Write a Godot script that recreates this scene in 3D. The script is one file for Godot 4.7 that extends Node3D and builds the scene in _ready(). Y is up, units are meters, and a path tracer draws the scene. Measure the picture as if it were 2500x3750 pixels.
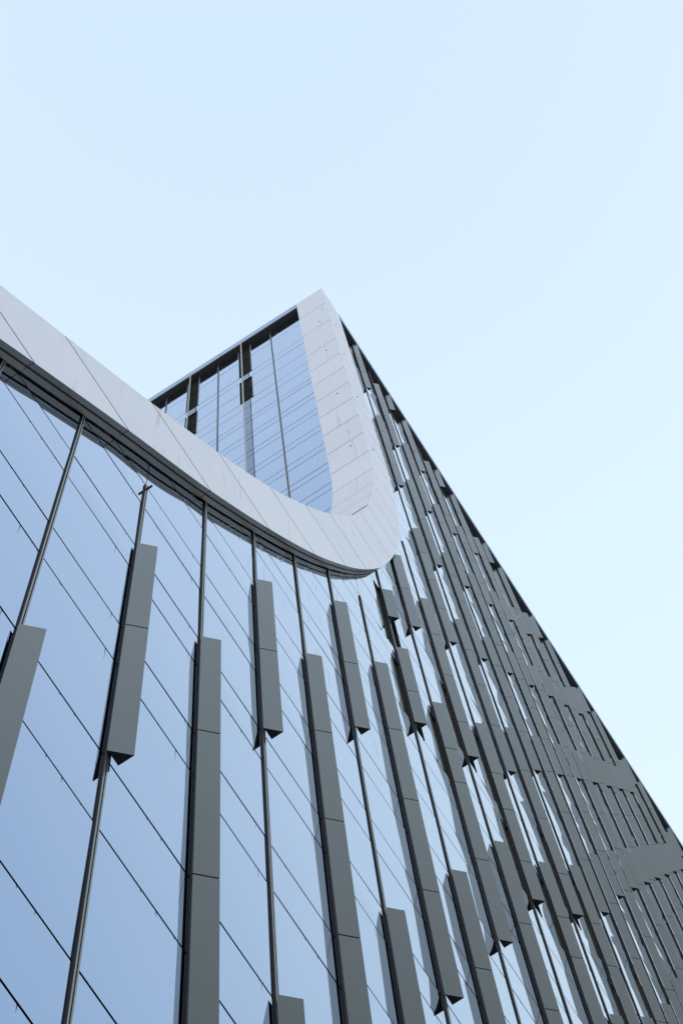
extends Node3D
# A glass office tower seen from the pavement, looking almost straight up.
# x runs along the street facade, y up, z out of the facade towards the pavement. Glass plane z = 0.

const COLUMN_FIRST := 3.578      # x of the mullion of column 1
const MODULE := 1.281
const WALL_END := 52.0
const SIDE_X := 14.08            # glass of the end wall
const EDGE_X := 13.82            # outer face of the end wall's trim
const ROOF := 111.55
const TOP := 112.62
# ends of the fins: every second floor
const LEVELS := [4.6, 13.4, 22.4, 30.18, 37.42, 44.85, 49.8, 55.6, 62.42, 68.8, 75.12, 81.4, 87.65, 93.92, 100.1, 107.7, 111.58]
const FIN_JOINTS := [17.9, 22.4, 26.55, 30.18, 33.67, 37.42, 40.9, 44.85, 46.83, 49.8, 52.1, 55.6, 59.02, 62.42, 65.68, 68.8, 72.0, 75.12, 78.25, 81.4, 84.6, 87.65, 90.75, 93.92, 97.0, 100.1, 104.0, 107.55]
const GLASS_JOINTS := [0.3, 3.4, 4.6, 7.6, 8.9, 11.9, 13.4, 16.3, 17.85, 20.68, 22.38, 25.18, 26.5, 29.03, 30.18, 32.48, 33.68, 35.91, 37.25, 39.72, 40.87, 43.08, 44.82, 46.74, 48.65, 49.75, 52.12, 54.45, 55.57, 57.91, 59.0, 61.25, 62.42, 64.55, 65.68, 67.75, 68.82, 71.0, 72.02, 74.1, 75.14, 77.2, 78.25, 80.3, 81.4, 83.5, 84.55, 86.6, 87.65, 89.7, 90.78, 92.85, 93.9, 96.2, 97.9, 100.2, 102.6, 103.9, 107.7, 111.5]
const SIDE_JOINTS := [0.3, 5.0, 9.5, 14.0, 18.0, 22.0, 26.0, 30.0, 34.0, 38.0, 42.0, 46.0, 49.2, 50.07, 52.4, 53.27, 55.6, 56.47, 58.8, 59.67, 62.0, 62.87, 65.2, 66.07, 68.4, 69.27, 71.6, 72.45, 74.75, 75.6, 77.69, 78.51, 80.82, 81.69, 84.02, 84.9, 87.23, 88.1, 90.36, 91.28, 93.63, 94.44, 96.78, 98.24, 100.69, 103.25, 104.42, 108.39, 111.5]
const BAND_JOINTS := [0.0, 4.5, 9.0, 13.4, 17.9, 22.4, 26.5, 30.3, 33.75, 37.45, 41.1, 44.9, 48.65, 52.1, 55.8, 59.2, 62.5, 65.7, 68.8, 72.0, 75.1, 78.2, 81.3, 84.5, 87.6, 90.9, 94.0, 97.7, 102.8, 107.8, 112.55]
const VENTS := [[44.82, 48.65], [49.75, 54.45], [97.9, 102.6], [103.9, 107.7]]
const SIDE_VENTS := [[98.24, 103.25], [104.42, 111.5]]
# edges of the white band: x as a function of height
const INNER := [[0.0, -13.3], [20.0, -3.77], [31.49, 1.707], [33.8, 2.81], [37.2, 4.425], [39.73, 5.58], [41.3, 6.28], [43.0, 6.99], [45.0, 7.79], [47.98, 8.84], [50.67, 9.7], [52.37, 10.2], [56.16, 11.2], [59.36, 11.92], [62.54, 12.52], [65.7, 12.99], [68.74, 13.37], [72.26, 13.69], [75.24, 13.8], [79.0, 13.82], [95.0, 13.82], [120.0, 13.82]]
const OUTER := [[0.0, -11.65], [20.0, -2.3], [29.2, 2.045], [30.3, 2.556], [33.71, 4.178], [37.13, 5.86], [40.81, 7.49], [44.78, 9.08], [48.47, 10.36], [51.41, 11.27], [54.6, 12.14], [56.33, 12.56], [59.25, 13.19], [62.26, 13.75], [66.06, 14.32], [70.53, 14.82], [74.07, 15.05], [78.0, 15.15], [82.0, 15.17], [95.0, 15.17], [120.0, 15.17]]

var M := {}
var rng := RandomNumberGenerator.new()
var counts := {}
var eye_basis := Basis()
const EYE := Vector3(0, 1.6, 4.36)
const HALF := 0.194502            # tan of half the vertical field of view

# ------------------------------------------------------------------ meshes
class Builder:
	var v := PackedVector3Array()
	var n := PackedVector3Array()
	var uv := PackedVector2Array()
	var ix := PackedInt32Array()
	func quad(a: Vector3, b: Vector3, c: Vector3, d: Vector3, away: Vector3, t0 := Vector2.ZERO, t1 := Vector2.ONE):
		# away: a point inside the solid; the face looks away from it
		var nn := (c - a).cross(d - b)
		if nn.length() < 1e-10:
			return
		nn = nn.normalized()
		var flip := nn.dot((a + b + c + d) * 0.25 - away) < 0.0
		if flip:
			nn = -nn
		var k := v.size()
		for p in [a, b, c, d]:
			v.append(p)
			n.append(nn)
		uv.append(t0)
		uv.append(Vector2(t1.x, t0.y))
		uv.append(t1)
		uv.append(Vector2(t0.x, t1.y))
		if flip:
			ix.append_array([k, k + 1, k + 2, k, k + 2, k + 3])
		else:
			ix.append_array([k, k + 2, k + 1, k, k + 3, k + 2])
	func box(lo: Vector3, hi: Vector3):
		var c := (lo + hi) * 0.5
		var p := []
		for i in 8:
			p.append(Vector3(hi.x if i & 1 else lo.x, hi.y if i & 2 else lo.y, hi.z if i & 4 else lo.z))
		for f in [[0, 1, 3, 2], [4, 5, 7, 6], [0, 1, 5, 4], [2, 3, 7, 6], [0, 2, 6, 4], [1, 3, 7, 5]]:
			quad(p[f[0]], p[f[1]], p[f[2]], p[f[3]], c)
	func prism(poly: Array, y0: float, y1: float):
		# poly: Vector2(x, z) corners, convex
		var c := Vector2.ZERO
		for q in poly:
			c += q / poly.size()
		var mid := Vector3(c.x, (y0 + y1) * 0.5, c.y)
		for i in poly.size():
			var a: Vector2 = poly[i]
			var b: Vector2 = poly[(i + 1) % poly.size()]
			quad(Vector3(a.x, y0, a.y), Vector3(b.x, y0, b.y), Vector3(b.x, y1, b.y), Vector3(a.x, y1, a.y), mid)
		for y in [y0, y1]:
			for i in range(1, poly.size() - 1, 2):
				var a: Vector2 = poly[0]
				var b: Vector2 = poly[i]
				var d: Vector2 = poly[i + 1]
				var e: Vector2 = poly[(i + 2) % poly.size()] if i + 2 < poly.size() else d
				if e == d:
					tri(Vector3(a.x, y, a.y), Vector3(b.x, y, b.y), Vector3(d.x, y, d.y), mid)
				else:
					quad(Vector3(a.x, y, a.y), Vector3(b.x, y, b.y), Vector3(d.x, y, d.y), Vector3(e.x, y, e.y), mid)
	func fold(a: Vector2, b: Vector2, c: Vector2, y0: float, y1: float):
		# a sheet folded along b, seen from outside; open between a and c
		var mid := Vector3((a.x + b.x + c.x) / 3.0, (y0 + y1) * 0.5, (a.y + b.y + c.y) / 3.0)
		var e := (a - b).normalized() * 0.004
		var f := (c - b).normalized() * 0.004
		for s in [[a, b + e], [b + e, b + f], [b + f, c]]:
			quad(Vector3(s[0].x, y0, s[0].y), Vector3(s[1].x, y0, s[1].y), Vector3(s[1].x, y1, s[1].y), Vector3(s[0].x, y1, s[0].y), mid)
	func tri(a: Vector3, b: Vector3, c: Vector3, away: Vector3):
		var nn := (b - a).cross(c - a).normalized()
		var flip := nn.dot((a + b + c) / 3.0 - away) < 0.0
		if flip:
			nn = -nn
		var k := v.size()
		for p in [a, b, c]:
			v.append(p)
			n.append(nn)
			uv.append(Vector2(p.x, p.y))
		ix.append_array([k, k + 1, k + 2] if flip else [k, k + 2, k + 1])
	func commit(mesh: ArrayMesh, material: Material):
		if v.is_empty():
			return
		var arr := []
		arr.resize(Mesh.ARRAY_MAX)
		arr[Mesh.ARRAY_VERTEX] = v
		arr[Mesh.ARRAY_NORMAL] = n
		arr[Mesh.ARRAY_TEX_UV] = uv
		arr[Mesh.ARRAY_INDEX] = ix
		mesh.add_surface_from_arrays(Mesh.PRIMITIVE_TRIANGLES, arr)
		mesh.surface_set_material(mesh.get_surface_count() - 1, material)

func numbered(called: String, parent: Node) -> String:
	var key := str(parent.get_instance_id()) + called
	counts[key] = counts.get(key, -1) + 1
	return called if counts[key] == 0 else "%s_%03d" % [called, counts[key]]

func put(called: String, mesh: Mesh, parent: Node) -> MeshInstance3D:
	var o := MeshInstance3D.new()
	o.name = numbered(called, parent)
	o.mesh = mesh
	parent.add_child(o, true)
	return o

func made(called: String, b: Builder, material: Material, parent: Node) -> MeshInstance3D:
	var m := ArrayMesh.new()
	b.commit(m, material)
	return put(called, m, parent)

# ------------------------------------------------------------------ shapes of the building
func curve(pts: Array, h: float) -> float:
	var i := 0
	while i < pts.size() - 2 and pts[i + 1][0] < h:
		i += 1
	var h0: float = pts[i][0]
	var h1: float = pts[i + 1][0]
	var p0: float = pts[i][1]
	var p1: float = pts[i + 1][1]
	var m := (p1 - p0) / (h1 - h0)
	var m0 := m
	var m1 := m
	if i > 0:
		m0 = (p1 - pts[i - 1][1]) / (h1 - pts[i - 1][0])
	if i < pts.size() - 2:
		m1 = (pts[i + 2][1] - p0) / (pts[i + 2][0] - h0)
	var t := clampf((h - h0) / (h1 - h0), 0.0, 1.0)
	var d := h1 - h0
	return (2 * t * t * t - 3 * t * t + 1) * p0 + (t * t * t - 2 * t * t + t) * d * m0 + (-2 * t * t * t + 3 * t * t) * p1 + (t * t * t - t * t) * d * m1

func inner(h: float) -> float:
	return curve(INNER, h)

func outer(h: float) -> float:
	return curve(OUTER, h)

func under_band(x: float) -> float:
	# height at which the band's lower edge passes over x
	var lo := 0.0
	var hi := 100.0
	for i in 40:
		var mid := (lo + hi) * 0.5
		if outer(mid) < x:
			lo = mid
		else:
			hi = mid
	return lo

func column(k: int) -> float:
	return COLUMN_FIRST + MODULE * (k - 1)

func pixel(p: Vector3) -> Vector2:
	var q: Vector3 = eye_basis.inverse() * (p - EYE)
	if q.z > -0.1:
		return Vector2(-9999, -9999)
	return Vector2(q.x / -q.z, -q.y / -q.z) / (2.0 * HALF) * 1024.0 + Vector2(341, 512)

func area_in_frame(pts: Array) -> float:
	var poly := PackedVector2Array()
	for p in pts:
		poly.append(pixel(p))
	var frame := PackedVector2Array([Vector2(0, 0), Vector2(682, 0), Vector2(682, 1024), Vector2(0, 1024)])
	var total := 0.0
	for piece in Geometry2D.intersect_polygons(poly, frame):
		var s := 0.0
		for i in piece.size():
			s += piece[i].cross(piece[(i + 1) % piece.size()])
		total += absf(s) * 0.5
	return total

# a sheet of glass with a slight bow of its own; rows are [height, left, right]
func pane_into(glass: Builder, edge: Builder, rows: Array, bow: float, lean_x: float, lean_y: float, thick := 0.034):
	var nx := 4
	var ny := rows.size() - 1
	var hb: float = rows[0][0]
	var ht: float = rows[ny][0]
	var k := glass.v.size()
	for j in ny + 1:
		var y: float = rows[j][0]
		var t := (y - hb) / (ht - hb)
		for i in nx + 1:
			var s := float(i) / nx
			var x: float = lerpf(rows[j][1], rows[j][2], s)
			var w: float = maxf(rows[j][2] - rows[j][1], 0.05)
			var px := 1.0 - (2 * s - 1) * (2 * s - 1)
			var py := 1.0 - (2 * t - 1) * (2 * t - 1)
			var z := bow * px * py + lean_x * (s - 0.5) * w + lean_y * (t - 0.5) * (ht - hb)
			glass.v.append(Vector3(x, y, z))
			var gx := bow * py * (-4.0 * (2 * s - 1)) / w + lean_x
			var gy := bow * px * (-4.0 * (2 * t - 1)) / (ht - hb) + lean_y
			glass.n.append(Vector3(-gx, -gy, 1).normalized())
			glass.uv.append(Vector2(s, 1.0 - t))
	for j in ny:
		for i in nx:
			var a := k + j * (nx + 1) + i
			glass.ix.append_array([a, a + nx + 2, a + 1, a, a + nx + 1, a + nx + 2])
	# the edges of the sheet
	var d := Vector3(0, 0, -thick)
	var mid := Vector3((rows[0][1] + rows[ny][2]) * 0.5, (hb + ht) * 0.5, -0.007)
	for i in nx:
		for j in [0, ny]:
			var a: Vector3 = glass.v[k + j * (nx + 1) + i]
			var b: Vector3 = glass.v[k + j * (nx + 1) + i + 1]
			edge.quad(a, b, b + d, a + d, mid)
	for j in ny:
		for i in [0, nx]:
			var a: Vector3 = glass.v[k + j * (nx + 1) + i]
			var b: Vector3 = glass.v[k + (j + 1) * (nx + 1) + i]
			edge.quad(a, b, b + d, a + d, mid)

func pane_rows(x0: float, x1: float, h0: float, h1: float, cut: bool) -> Array:
	var rows := []
	for j in 5:
		var h := lerpf(h0, h1, j / 4.0)
		var l := x0
		if cut:
			l = maxf(x0, outer(h) - 0.12)
		rows.append([h, minf(l, x1), x1])
	return rows

# ------------------------------------------------------------------ materials
func metal(albedo: Color, rough: float, metallic := 0.0, specular := 0.5) -> StandardMaterial3D:
	var m := StandardMaterial3D.new()
	m.albedo_color = albedo.linear_to_srgb()
	m.roughness = rough
	m.metallic = metallic
	m.metallic_specular = specular
	return m

func mottle(seed_: int, lo: float, hi: float, freq: float) -> NoiseTexture2D:
	var t := NoiseTexture2D.new()
	t.width = 512
	t.height = 512
	t.seamless = true
	var f := FastNoiseLite.new()
	f.seed = seed_
	f.frequency = freq
	f.fractal_octaves = 5
	t.noise = f
	var g := Gradient.new()
	g.set_color(0, Color(lo, lo, lo))
	g.set_color(1, Color(hi, hi, hi))
	t.color_ramp = g
	return t

# rain runs on painted metal: narrow vertical stains of brown-grey dirt
func stained(seed_: int, base: Color, dirt: Color, amount: float) -> ImageTexture:
	var w := 512
	var h := 1024
	var im := Image.create(w, h, false, Image.FORMAT_RGB8)
	var f := FastNoiseLite.new()
	f.seed = seed_
	f.frequency = 1.0
	f.fractal_octaves = 3
	var g := FastNoiseLite.new()
	g.seed = seed_ + 7
	g.frequency = 1.0
	g.fractal_octaves = 4
	for y in h:
		for x in w:
			# wrap in both directions by sampling on circles
			var ax := TAU * x / w
			var ay := TAU * y / h
			var a := f.get_noise_3d(5.0 * cos(ax) + 0.3 * cos(ay), 5.0 * sin(ax) + 0.3 * sin(ay), 0.4 * cos(ay))
			var b := g.get_noise_3d(2.2 * cos(ax), 2.2 * sin(ax), 2.4 * cos(ay) + 1.3 * sin(ay))
			var run := clampf((a - 0.26) * 3.0, 0.0, 1.0) * clampf(b * 2.6 - 0.1, 0.0, 1.0)
			var c := base.lerp(dirt, run * amount)
			c = c * (1.0 + 0.02 * b)
			im.set_pixel(x, y, c)
	im.generate_mipmaps()
	return ImageTexture.create_from_image(im)

# dirt hanging from the joints of the glass, and a few long runs
func glass_picture(seed_: int, base: Color, drips: int, runs: int, run_color: Color) -> Array:
	var w := 256
	var h := 512
	var r := RandomNumberGenerator.new()
	r.seed = seed_
	var im := Image.create(w, h, false, Image.FORMAT_RGB8)
	im.fill(base)
	# red: how much bare coating shows (metallic), green: roughness
	var mask := Image.create(w, h, false, Image.FORMAT_RGB8)
	var bare := Color(1.0, 0.02, 0.0)
	mask.fill(bare)
	var matt := Color(0.0, 0.9, 0.0)
	var dark := Color(0.07, 0.09, 0.085)
	for i in drips:
		var x := r.randf_range(2, w - 3)
		var length := int(h * (0.012 + 0.03 * r.randf() + (0.12 * r.randf() if r.randf() < 0.22 else 0.0)))
		var wide := r.randf_range(0.4, 1.2)
		for y in length:
			var t := float(y) / length
			var half := wide * (1.0 - t)
			for dx in range(-3, 4):
				var cover := clampf(half + 0.5 - absf(dx), 0.0, 1.0)
				if cover > 0.0:
					var xx := clampi(int(x) + dx, 0, w - 1)
					im.set_pixel(xx, y, im.get_pixel(xx, y).lerp(dark, cover * 0.9))
					mask.set_pixel(xx, y, mask.get_pixel(xx, y).lerp(matt, cover * 0.9))
	for i in runs:
		var x := r.randf_range(6, w - 6)
		var y0 := int(h * r.randf_range(0.0, 0.35))
		var length := int(h * r.randf_range(0.25, 0.65))
		var strength := r.randf_range(0.2, 0.6)
		var wide := r.randf_range(1.0, 4.5)
		for y in length:
			if y0 + y >= h:
				break
			x += r.randf_range(-0.12, 0.12)
			var t := float(y) / length
			var here := strength * minf(1.0, 6.0 * t) * minf(1.0, 3.0 * (1.0 - t)) * (0.7 + 0.3 * r.randf())
			for dx in range(-7, 8):
				var c := here * exp(-dx * dx / (wide * wide)) * (0.6 + 0.4 * r.randf())
				var xx := clampi(int(x) + dx, 0, w - 1)
				im.set_pixel(xx, y0 + y, im.get_pixel(xx, y0 + y).lerp(run_color, c))
				mask.set_pixel(xx, y0 + y, mask.get_pixel(xx, y0 + y).lerp(matt, c * 0.7))
	im.generate_mipmaps()
	mask.generate_mipmaps()
	return [ImageTexture.create_from_image(im), ImageTexture.create_from_image(mask)]

func mirror_glass(pictures: Array) -> StandardMaterial3D:
	var m := StandardMaterial3D.new()
	m.albedo_texture = pictures[0]
	m.metallic = 1.0
	m.metallic_texture = pictures[1]
	m.metallic_texture_channel = BaseMaterial3D.TEXTURE_CHANNEL_RED
	m.roughness = 1.0
	m.roughness_texture = pictures[1]
	m.roughness_texture_channel = BaseMaterial3D.TEXTURE_CHANNEL_GREEN
	return m

# a clear, hazy daylight sky: deeper blue overhead, whiter towards the horizon all round
func hazy_sky() -> ImageTexture:
	var w := 256
	var h := 512
	var im := Image.create(w, h, false, Image.FORMAT_RGBF)
	var zenith := Color(0.63, 0.785, 1.0)
	var high := Color(0.765, 0.935, 1.02)
	var low := Color(0.95, 1.03, 1.05)
	var below := Color(0.63, 0.78, 1.0)
	for y in h:
		var from_top := 180.0 * (y + 0.5) / h
		var c := zenith.lerp(high, 1.0 - exp(-pow(from_top / 17.0, 2.0)))
		c = c.lerp(low, smoothstep(18.0, 85.0, from_top))
		if from_top > 90.0:
			c = below
		for x in w:
			im.set_pixel(x, y, c)
	return ImageTexture.create_from_image(im)

func materials():
	# coated sun-control glass: a blue mirror
	var tint := Color(0.19, 0.29, 0.50).linear_to_srgb()
	M.glass = []
	for i in 4:
		M.glass.append(mirror_glass(glass_picture(20 + i, tint, 3, 0, Color(0.3, 0.32, 0.38))))
	M.glass_plain = []
	for i in 2:
		M.glass_plain.append(mirror_glass(glass_picture(60 + i, tint, 0, 0, tint)))
	M.glass_stained = []
	for i in 3:
		M.glass_stained.append(mirror_glass(glass_picture(40 + i, tint, 2, 7, Color(0.42, 0.36, 0.37))))
	M.glass_side = []
	for i in 3:
		M.glass_side.append(mirror_glass(glass_picture(80 + i, tint, 1, 1, Color(0.3, 0.33, 0.35))))
	M.edge = metal(Color(0.012, 0.014, 0.016), 0.6)
	M.dark = metal(Color(0.025, 0.025, 0.026), 0.8, 0.0, 0.2)
	M.core = metal(Color(0.025, 0.026, 0.027), 0.85, 0.0, 0.2)
	# white powder-coated panels with rain marks
	M.white = metal(Color(1, 1, 1), 0.28)
	M.white.albedo_color = Color.WHITE
	M.white.albedo_texture = stained(3, Color(0.875, 0.852, 0.905), Color(0.70, 0.65, 0.62), 0.8)
	M.white.uv1_triplanar = true
	M.white.uv1_world_triplanar = true
	M.white.uv1_scale = Vector3(1.0 / 5.0, 1.0 / 26.0, 1.0 / 5.0)
	M.whites = [M.white]
	for t in [0.988, 1.01]:
		var w: StandardMaterial3D = M.white.duplicate()
		w.albedo_color = Color(t, t, t)
		w.uv1_offset = Vector3(t * 3.1, t * 1.7, t * 2.3)
		M.whites.append(w)
	# grey paint of the fins
	M.fin = metal(Color(0.045, 0.05, 0.05), 0.26, 0.0, 0.38)
	M.fin.albedo_texture = mottle(5, 0.86, 1.0, 0.012)
	M.fin.uv1_triplanar = true
	M.fin.uv1_world_triplanar = true
	M.fin.uv1_scale = Vector3(0.35, 0.2, 0.35)
	M.fins = [M.fin]
	for t in [0.93, 1.07]:
		var w: StandardMaterial3D = M.fin.duplicate()
		w.roughness = 0.26 * t
		w.albedo_color = Color(0.045 * t, 0.05 * t, 0.05 * t).linear_to_srgb()
		M.fins.append(w)
	M.bar = metal(Color(0.065, 0.063, 0.063), 0.75, 0.0, 0.2)
	M.bar_face = metal(Color(0.065, 0.063, 0.063), 0.3, 0.0, 0.5)
	M.end = metal(Color(0.045, 0.048, 0.047), 0.8, 0.0, 0.2)
	M.bar_light = metal(Color(0.55, 0.55, 0.56), 0.35, 0.3)
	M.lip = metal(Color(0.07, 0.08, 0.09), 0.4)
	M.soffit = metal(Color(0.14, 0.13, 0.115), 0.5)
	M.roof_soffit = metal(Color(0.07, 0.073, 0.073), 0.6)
	M.cap = metal(Color(0.24, 0.31, 0.50), 0.32, 0.3)
	M.blade = metal(Color(0.02, 0.035, 0.04), 0.12)
	M.paving = metal(Color(0.22, 0.215, 0.205), 0.85)
	M.paving.albedo_texture = mottle(9, 0.75, 1.0, 0.02)
	M.paving.uv1_triplanar = true
	M.paving.uv1_world_triplanar = true
	M.paving.uv1_scale = Vector3(0.05, 0.05, 0.05)
	M.roofing = metal(Color(0.2, 0.2, 0.2), 0.9)

# ------------------------------------------------------------------ parts
func front_wall(tower: Node3D):
	# dark wall behind the glass, seen only in the joints and vents
	var b := Builder.new()
	var steps := 56
	for i in steps:
		var h0 := ROOF * i / steps
		var h1 := ROOF * (i + 1) / steps
		var l0 := outer(h0) - 0.25
		var l1 := outer(h1) - 0.25
		var inside := Vector3(30, (h0 + h1) * 0.5, -0.4)
		b.quad(Vector3(l0, h0, -0.05), Vector3(WALL_END, h0, -0.05), Vector3(WALL_END, h1, -0.05), Vector3(l1, h1, -0.05), inside)
		b.quad(Vector3(l0, h0, -1.0), Vector3(WALL_END, h0, -1.0), Vector3(WALL_END, h1, -1.0), Vector3(l1, h1, -1.0), inside)
	b.box(Vector3(SIDE_X + 0.07, 0, -22), Vector3(WALL_END, ROOF, -1.02))
	var wall := made("curtain_wall", b, M.core, tower)
	var list := fin_list()
	# the panes
	var spots := []
	for k in range(-10, 38):
		var x0 := column(k) + 0.028
		var x1 := column(k + 1) + 0.028
		for j in GLASS_JOINTS.size() - 1:
			var h0: float = GLASS_JOINTS[j]
			var h1: float = GLASS_JOINTS[j + 1]
			if outer(h0) - 0.05 > x1 or x0 > WALL_END - 0.5:
				continue
			var a := x0 + 0.008
			var c := x1 - 0.008
			for vv in VENTS:
				if h0 > vv[0] - 0.1 and h1 < vv[1] + 0.1:
					if has_vent(list, k, vv[0], vv[1]):
						a = x0 + 0.33
					if has_vent(list, k + 1, vv[0], vv[1]):
						c = x1 - 0.30
			var rows := pane_rows(a, c, h0 + 0.028, h1 - 0.028, outer(h1) + 0.2 > a)
			if rows[0][2] - rows[0][1] < 0.04:
				continue
			var seen := area_in_frame([Vector3(a, h0, 0), Vector3(c, h0, 0), Vector3(c, h1, 0), Vector3(a, h1, 0)])
			spots.append({"rows": rows, "seen": seen, "k": k, "h": h0})
	spots.sort_custom(func(p, q): return p.seen > q.seen)
	var far := Builder.new()
	var far_edge := Builder.new()
	for i in spots.size():
		var s: Dictionary = spots[i]
		var bow := rng.randf_range(-0.0035, 0.0045)
		var lx := rng.randfn(0.0, 0.0012)
		var ly := rng.randfn(0.0, 0.0010)
		if i < 300:
			var g := Builder.new()
			var e := Builder.new()
			pane_into(g, e, s.rows, bow, lx, ly)
			var mesh := ArrayMesh.new()
			var near_band: bool = s.h > 36.0 and s.h < 58.0 and under_band(column(s.k) + 0.6) - s.h < 12.0
			var kinds: Array = M.glass_stained if near_band else M.glass
			g.commit(mesh, kinds[rng.randi() % kinds.size()])
			e.commit(mesh, M.edge)
			put("pane", mesh, wall)
		else:
			pane_into(far, far_edge, s.rows, bow, lx, ly)
	var fm := ArrayMesh.new()
	far.commit(fm, M.glass_plain[0])
	far_edge.commit(fm, M.edge)
	var rest := put("far_panes", fm, wall)
	rest.set_meta("kind", "stuff")
	# frames of the vents in the plant floors
	for k in range(6, 38):
		for vv in VENTS:
			var x := column(k) + 0.028
			if outer(vv[1]) > x - 0.3 or not has_vent(list, k, vv[0], vv[1]):
				continue
			var f := Builder.new()
			for dx in [-0.298, 0.316]:
				f.box(Vector3(x + dx, vv[0] + 0.02, -0.02), Vector3(x + dx + 0.016, vv[1] - 0.02, 0.012))
			made("vent_frame", f, M.bar, wall)

func mullions(tower: Node3D):
	var tops := {2: 33.65, 7: 49.7, 10: 68.8}
	for k in range(-8, 38):
		var x := column(k)
		var top := minf(ROOF - 0.02, under_band(x + 0.03) + 0.1) if x < 15.3 else ROOF - 0.02
		if tops.has(k):
			top = tops[k]
		if top < 3.0 or x > WALL_END - 0.3:
			continue
		var o := Builder.new()
		o.box(Vector3(x, 0.1, -0.03), Vector3(x + 0.019, top, 0.02))
		o.box(Vector3(x + 0.031, 0.1, -0.03), Vector3(x + 0.05, top, 0.02))
		var bar := made("mullion", o, M.bar, tower)
		var cover := Builder.new()
		cover.box(Vector3(x + 0.001, 0.1, 0.0205), Vector3(x + 0.018, top, 0.024))
		cover.box(Vector3(x + 0.032, 0.1, 0.0205), Vector3(x + 0.049, top, 0.024))
		made("cover_strip", cover, M.bar_face, bar)
		var g := Builder.new()
		g.box(Vector3(x + 0.0195, 0.1, -0.029), Vector3(x + 0.0305, top - 0.01, 0.004))
		made("groove", g, M.dark, bar)
		if k == 2:
			var t := Builder.new()
			t.box(Vector3(x + 0.015, top - 0.28, 0.0), Vector3(x + 0.035, top - 0.21, 0.1))
			made("bracket", t, M.bar, bar)

func fin_list() -> Array:
	var list := []
	for k in range(0, 36):
		var x := column(k)
		for i in LEVELS.size():
			# i - 2 counts pairs of floors from the lowest fin ends; a fin starts where (k - 2 (i - 1)) leaves 2
			if posmod(k - 2 * (i - 2), 3) != 2:
				continue
			var top := i
			for t in [i + 1, i + 2]:
				if t < LEVELS.size() and (x > 15.3 or outer(LEVELS[t]) < x):
					top = t
			if k == 8 and i >= 5:
				continue
			if k == 10 and LEVELS[i] > 60.0:
				continue
			if top > i:
				list.append([k, LEVELS[i], LEVELS[top]])
	list.append([8, 44.85, 49.82])
	list.append([8, 52.2, 54.5])
	return list

func has_vent(list: Array, k: int, lo: float, hi: float) -> bool:
	if k == 8 and lo < 55.0:
		return true
	for f in list:
		if f[0] == k and f[1] < lo + 0.5 and f[2] > hi - 0.5:
			return true
	return false

func fins(tower: Node3D):
	var list := fin_list()
	for f in list:
		var x := column(f[0])
		f.append(area_in_frame([Vector3(x - 0.02, f[1], 0.04), Vector3(x + 0.142, f[1], 0.205), Vector3(x + 0.142, f[2], 0.205), Vector3(x - 0.02, f[2], 0.04)]))
	list.sort_custom(func(p, q): return p[3] > q[3])
	var singles := 0
	for f in list:
		var x := column(f[0])
		var cuts := [f[1]]
		for j in FIN_JOINTS:
			if j > f[1] + 0.9 and j < f[2] - 0.9:
				cuts.append(j)
		cuts.append(f[2])
		var a := Vector2(x - 0.021, 0.042)
		var c := Vector2(x + 0.142, 0.042)
		var b := Vector2(x + 0.142, 0.207)
		var core := Builder.new()
		core.prism([a + Vector2(0.012, 0.001), c + Vector2(-0.004, 0.001), b + Vector2(-0.004, -0.013)], f[1] + 0.03, f[2] - 0.03)
		for h in [f[1] - 0.003, f[2] + 0.003]:
			var inset := 0.003
			core.prism([a + Vector2(0.008, inset), c + Vector2(-inset, inset), b + Vector2(-inset, -0.009)], h - 0.002, h + 0.002)
		var apart: bool = singles + cuts.size() - 1 <= 300 and f[3] > 0.0
		var mesh := ArrayMesh.new()
		core.commit(mesh, M.end)
		var fin := put("fin", mesh, tower)
		if apart:
			for j in cuts.size() - 1:
				var p := Builder.new()
				p.fold(a, b, c, cuts[j] + (0.0 if j == 0 else 0.017), cuts[j + 1] - (0.0 if j == cuts.size() - 2 else 0.017))
				made("panel", p, M.fins[rng.randi() % 3], fin)
				singles += 1
		else:
			var p := Builder.new()
			for j in cuts.size() - 1:
				p.fold(a, b, c, cuts[j] + (0.0 if j == 0 else 0.017), cuts[j + 1] - (0.0 if j == cuts.size() - 2 else 0.017))
			made("casing", p, M.fins[rng.randi() % 3], fin)

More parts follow.
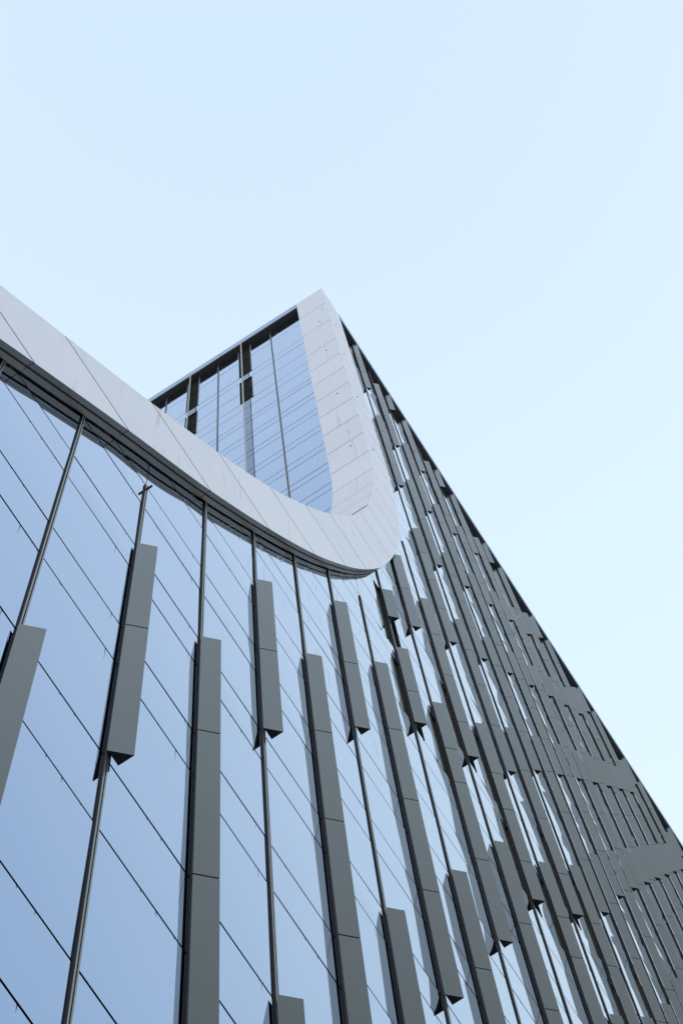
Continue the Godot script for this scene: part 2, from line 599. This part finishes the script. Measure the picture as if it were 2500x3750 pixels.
func band(tower: Node3D):
	# carcass
	var b := Builder.new()
	var steps := 80
	for i in steps:
		var h0 := 112.4 * i / steps
		var h1 := 112.4 * (i + 1) / steps
		var inside := Vector3((inner(h0) + outer(h0)) * 0.5, (h0 + h1) * 0.5, -0.4)
		var l0 := inner(h0) + 0.03
		var l1 := inner(h1) + 0.03
		var r0 := outer(h0) - 0.09
		var r1 := outer(h1) - 0.09
		for z in [0.172, -1.06]:
			b.quad(Vector3(l0, h0, z), Vector3(r0, h0, z), Vector3(r1, h1, z), Vector3(l1, h1, z), inside)
		b.quad(Vector3(l0, h0, 0.172), Vector3(l0, h0, -1.06), Vector3(l1, h1, -1.06), Vector3(l1, h1, 0.172), inside)
		b.quad(Vector3(r0, h0, 0.172), Vector3(r0, h0, -1.06), Vector3(r1, h1, -1.06), Vector3(r1, h1, 0.172), inside)
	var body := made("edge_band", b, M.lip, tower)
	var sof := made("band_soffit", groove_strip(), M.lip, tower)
	for j in BAND_JOINTS.size() - 1:
		var h0: float = BAND_JOINTS[j] + 0.024
		var h1: float = BAND_JOINTS[j + 1] - 0.024
		var f := Builder.new()
		var r := Builder.new()
		var lip := Builder.new()
		var under := Builder.new()
		var n := 8
		var wide: float = 0.45 if absf(h1 - 62.5) < 0.1 else 0.0
		for i in n:
			var a := lerpf(h0, h1, float(i) / n)
			var c := lerpf(h0, h1, float(i + 1) / n)
			var mid := Vector3((inner(a) + outer(a)) * 0.5, (a + c) * 0.5, 0.1)
			f.quad(Vector3(inner(a), a, 0.2), Vector3(outer(a), a, 0.2), Vector3(outer(c), c, 0.2), Vector3(inner(c), c, 0.2), mid)
			# the return along the edge, as deep as one bay
			var ra := lerpf(h0, h1 - wide, float(i) / n)
			var rc := lerpf(h0, h1 - wide, float(i + 1) / n)
			r.quad(Vector3(inner(ra) - 0.001, ra, 0.199), Vector3(inner(ra) - 0.001, ra, -1.07), Vector3(inner(rc) - 0.001, rc, -1.07), Vector3(inner(rc) - 0.001, rc, 0.199), mid)
			a = lerpf(h0 - 0.012, h1 + 0.012, float(i) / n)
			c = lerpf(h0 - 0.012, h1 + 0.012, float(i + 1) / n)
			lip.quad(Vector3(outer(a), a, 0.1995), Vector3(outer(a), a, 0.165), Vector3(outer(c), c, 0.165), Vector3(outer(c), c, 0.1995), mid)
			lip.quad(Vector3(outer(a) - 0.004, a, 0.162), Vector3(outer(a) - 0.004, a, 0.125), Vector3(outer(c) - 0.004, c, 0.125), Vector3(outer(c) - 0.004, c, 0.162), mid)
			under.quad(Vector3(outer(a), a, 0.095), Vector3(outer(a), a, 0.022), Vector3(outer(c), c, 0.022), Vector3(outer(c), c, 0.095), mid)
			under.quad(Vector3(outer(a), a, 0.095), Vector3(outer(a) - 0.05, a, 0.095), Vector3(outer(c) - 0.05, c, 0.095), Vector3(outer(c), c, 0.095), mid)
			lip.quad(Vector3(outer(a), a, 0.125), Vector3(outer(a) - 0.05, a, 0.125), Vector3(outer(c) - 0.05, c, 0.125), Vector3(outer(c), c, 0.125), Vector3(outer(a), a, 0.2))
		made("panel", f, M.whites[rng.randi() % 3], body)
		made("return_panel", r, M.whites[rng.randi() % 3], body)
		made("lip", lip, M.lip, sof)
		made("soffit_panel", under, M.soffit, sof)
	# fixings
	for h in [104.0, 96.35, 86.8, 77.4]:
		var s := Builder.new()
		s.box(Vector3(EDGE_X - 0.02, h - 0.05, -0.295), Vector3(EDGE_X - 0.002, h + 0.05, -0.265))
		made("fixing", s, M.dark, body)
		var t := Builder.new()
		t.box(Vector3(14.255, h - 0.05, 0.202), Vector3(14.285, h + 0.05, 0.218))
		made("fixing", t, M.dark, body)

func groove_strip() -> Builder:
	var b := Builder.new()
	for i in 120:
		var a := 112.0 * i / 120
		var c := 112.0 * (i + 1) / 120
		var mid := Vector3(outer(a) - 1.0, a, 0.1)
		b.quad(Vector3(outer(a) - 0.06, a, 0.16), Vector3(outer(a) - 0.06, a, -0.01), Vector3(outer(c) - 0.06, c, -0.01), Vector3(outer(c) - 0.06, c, 0.16), mid)
	return b

func side_wall(tower: Node3D):
	# local x is world z, local z is world -x
	var b := Builder.new()
	b.quad(Vector3(-22, 0.1, -0.055), Vector3(-1.0, 0.1, -0.055), Vector3(-1.0, ROOF, -0.055), Vector3(-22, ROOF, -0.055), Vector3(-5, 50, -3))
	var wall := made("end_curtain_wall", b, M.core, tower)
	wall.transform = Transform3D(Basis(Vector3(0, 0, 1), Vector3(0, 1, 0), Vector3(-1, 0, 0)), Vector3(SIDE_X, 0, 0))
	var lines := [-1.10, -2.585, -3.87, -5.165, -6.40, -7.735, -8.95, -10.28, -11.5, -12.83, -14.05, -15.38, -16.6, -17.93, -19.15, -20.48, -21.7]
	var far := Builder.new()
	var far_edge := Builder.new()
	for i in lines.size() - 1:
		var x1: float = lines[i]
		var x0: float = lines[i + 1]
		for j in SIDE_JOINTS.size() - 1:
			var h0: float = SIDE_JOINTS[j]
			var h1: float = SIDE_JOINTS[j + 1]
			var a := x0 + 0.008
			var c := x1 - 0.008
			for vv in SIDE_VENTS:
				if h0 > vv[0] - 0.1 and h1 < vv[1] + 0.1:
					if i % 2 == 1:      # next to a blade on the inner side
						a = x0 + 0.31
					elif i > 0:
						c = x1 - 0.31
			if i % 2 == 1:
				pass
			var rows := pane_rows(a, c, h0 + 0.03, h1 - 0.03, false)
			var bow := rng.randf_range(-0.003, 0.003)
			var lx := rng.randfn(0.0, 0.0008)
			var ly := rng.randfn(0.0, 0.0008)
			if i < 6 and h0 > 58.0:
				var g := Builder.new()
				var e := Builder.new()
				pane_into(g, e, rows, bow, lx, ly, 0.042)
				var mesh := ArrayMesh.new()
				g.commit(mesh, M.glass_side[rng.randi() % M.glass_side.size()])
				e.commit(mesh, M.edge)
				put("pane", mesh, wall)
			else:
				pane_into(far, far_edge, rows, bow, lx, ly)
	var fm := ArrayMesh.new()
	far.commit(fm, M.glass_side[0])
	far_edge.commit(fm, M.edge)
	put("far_panes", fm, wall).set_meta("kind", "stuff")
	for i in range(1, lines.size()):
		var x: float = lines[i]
		var o := Builder.new()
		if i % 2 == 0:
			# deep blade that reaches out to the eaves
			o.box(Vector3(x - 0.014, 0.1, -0.02), Vector3(x + 0.014, ROOF - 0.1, 0.245))
			var bl := made("blade", o, M.blade, wall)
			for d in [-0.027, 0.009]:
				var g := Builder.new()
				g.box(Vector3(x + d, 0.1, 0.246), Vector3(x + d + 0.018, ROOF - 0.05, 0.268))
				made("edge_trim", g, M.bar_light, bl)
			for vv in SIDE_VENTS:
				var f := Builder.new()
				for dx in [-0.302, 0.288]:
					f.box(Vector3(x + dx, vv[0] + 0.02, -0.02), Vector3(x + dx + 0.018, vv[1] - 0.02, 0.014))
				made("vent_frame", f, M.bar_light, wall)
				var rail := Builder.new()
				var mid: float = 100.69 if vv[0] < 100.0 else 108.39
				rail.box(Vector3(x - 0.285, mid - 0.02, -0.03), Vector3(x + 0.285, mid + 0.02, -0.012))
				made("vent_rail", rail, M.bar, wall)
		else:
			o.box(Vector3(x - 0.027, 0.1, -0.02), Vector3(x - 0.007, ROOF - 0.02, 0.018))
			o.box(Vector3(x + 0.007, 0.1, -0.02), Vector3(x + 0.027, ROOF - 0.02, 0.018))
			var mu := made("mullion", o, M.bar, wall)
			var cover := Builder.new()
			cover.box(Vector3(x - 0.026, 0.1, 0.0185), Vector3(x - 0.008, ROOF - 0.02, 0.022))
			cover.box(Vector3(x + 0.008, 0.1, 0.0185), Vector3(x + 0.026, ROOF - 0.02, 0.022))
			made("cover_strip", cover, M.bar_face, mu)
			var g := Builder.new()
			g.box(Vector3(x - 0.0065, 0.1, -0.02), Vector3(x + 0.0065, ROOF - 0.03, 0.006))
			made("groove", g, M.dark, mu)

func eaves(tower: Node3D):
	var slab := Builder.new()
	slab.box(Vector3(15.3, ROOF + 0.05, -22), Vector3(WALL_END, TOP - 0.06, 0.17))
	slab.box(Vector3(EDGE_X + 0.04, ROOF + 0.05, -22), Vector3(15.29, TOP - 0.06, -1.09))
	var roof := made("roof", slab, M.roofing, tower)
	# along the street
	var x := 15.19
	while x < WALL_END:
		var x1 := minf(x + MODULE * 3.0, WALL_END)
		var c := Builder.new()
		c.box(Vector3(x + 0.008, ROOF + 0.012, 0.172), Vector3(x1 - 0.008, TOP - 0.02, 0.21))
		made("coping", c, M.cap, roof)
		var s := Builder.new()
		s.box(Vector3(x + 0.008, ROOF, -0.01), Vector3(x1 - 0.008, ROOF + 0.03, 0.171))
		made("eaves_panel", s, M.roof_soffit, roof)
		x = x1
	# along the end wall
	var z := -1.09
	while z > -22.0:
		var z1 := maxf(z - MODULE * 3.0, -22.0)
		var c := Builder.new()
		c.box(Vector3(EDGE_X, ROOF + 0.012, z1 + 0.008), Vector3(EDGE_X + 0.036, TOP - 0.02, z - 0.008))
		made("coping", c, M.cap, roof)
		var s := Builder.new()
		s.box(Vector3(EDGE_X + 0.04, ROOF - 0.02, z1 + 0.008), Vector3(SIDE_X + 0.04, ROOF + 0.03, z - 0.008))
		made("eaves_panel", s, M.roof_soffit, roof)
		z = z1

# ------------------------------------------------------------------ scene
func _ready():
	rng.seed = 11
	var right := Vector3(0.53918294, -0.04327727, 0.841076)
	var down := Vector3(0.81863897, -0.20758337, -0.53548052)
	var ahead := Vector3(0.19776753, 0.97725955, -0.07649696)
	eye_basis = Basis(right, -down, -ahead).orthonormalized()
	var cam := Camera3D.new()
	cam.name = "camera"
	cam.transform = Transform3D(eye_basis, EYE)
	cam.fov = rad_to_deg(2.0 * atan(HALF))
	cam.near = 0.1
	cam.far = 3000.0
	add_child(cam)
	cam.current = true

	var env := Environment.new()
	env.background_mode = Environment.BG_SKY
	var sky := Sky.new()
	var air := PanoramaSkyMaterial.new()
	air.panorama = hazy_sky()
	sky.sky_material = air
	env.sky = sky
	env.tonemap_mode = Environment.TONE_MAPPER_LINEAR
	env.tonemap_exposure = 1.06
	env.sdfgi_enabled = true
	env.ssao_enabled = true
	env.ssil_enabled = true
	var world := WorldEnvironment.new()
	world.name = "environment"
	world.environment = env
	add_child(world)

	# the sun stands behind the building, so both faces in view are in its shade
	var sun := DirectionalLight3D.new()
	sun.name = "sun"
	sun.light_energy = 1.0
	sun.light_color = Color(1.0, 0.96, 0.9)
	sun.light_angular_distance = 0.5
	sun.shadow_enabled = true
	add_child(sun)
	sun.look_at_from_position(Vector3(60, 90, -80), Vector3.ZERO, Vector3.UP)

	materials()

	var g := Builder.new()
	g.quad(Vector3(-1500, 0, -1500), Vector3(1500, 0, -1500), Vector3(1500, 0, 1500), Vector3(-1500, 0, 1500), Vector3(0, -5, 0))
	var ground := made("pavement", g, M.paving, self)
	ground.set_meta("kind", "structure")

	var tower := Node3D.new()
	tower.name = "office_tower"
	tower.set_meta("label", "tall blue glass office tower with grey fins and a curved white edge band")
	tower.set_meta("category", "office building")
	add_child(tower)
	front_wall(tower)
	mullions(tower)
	band(tower)
	side_wall(tower)
	eaves(tower)
	fins(tower)
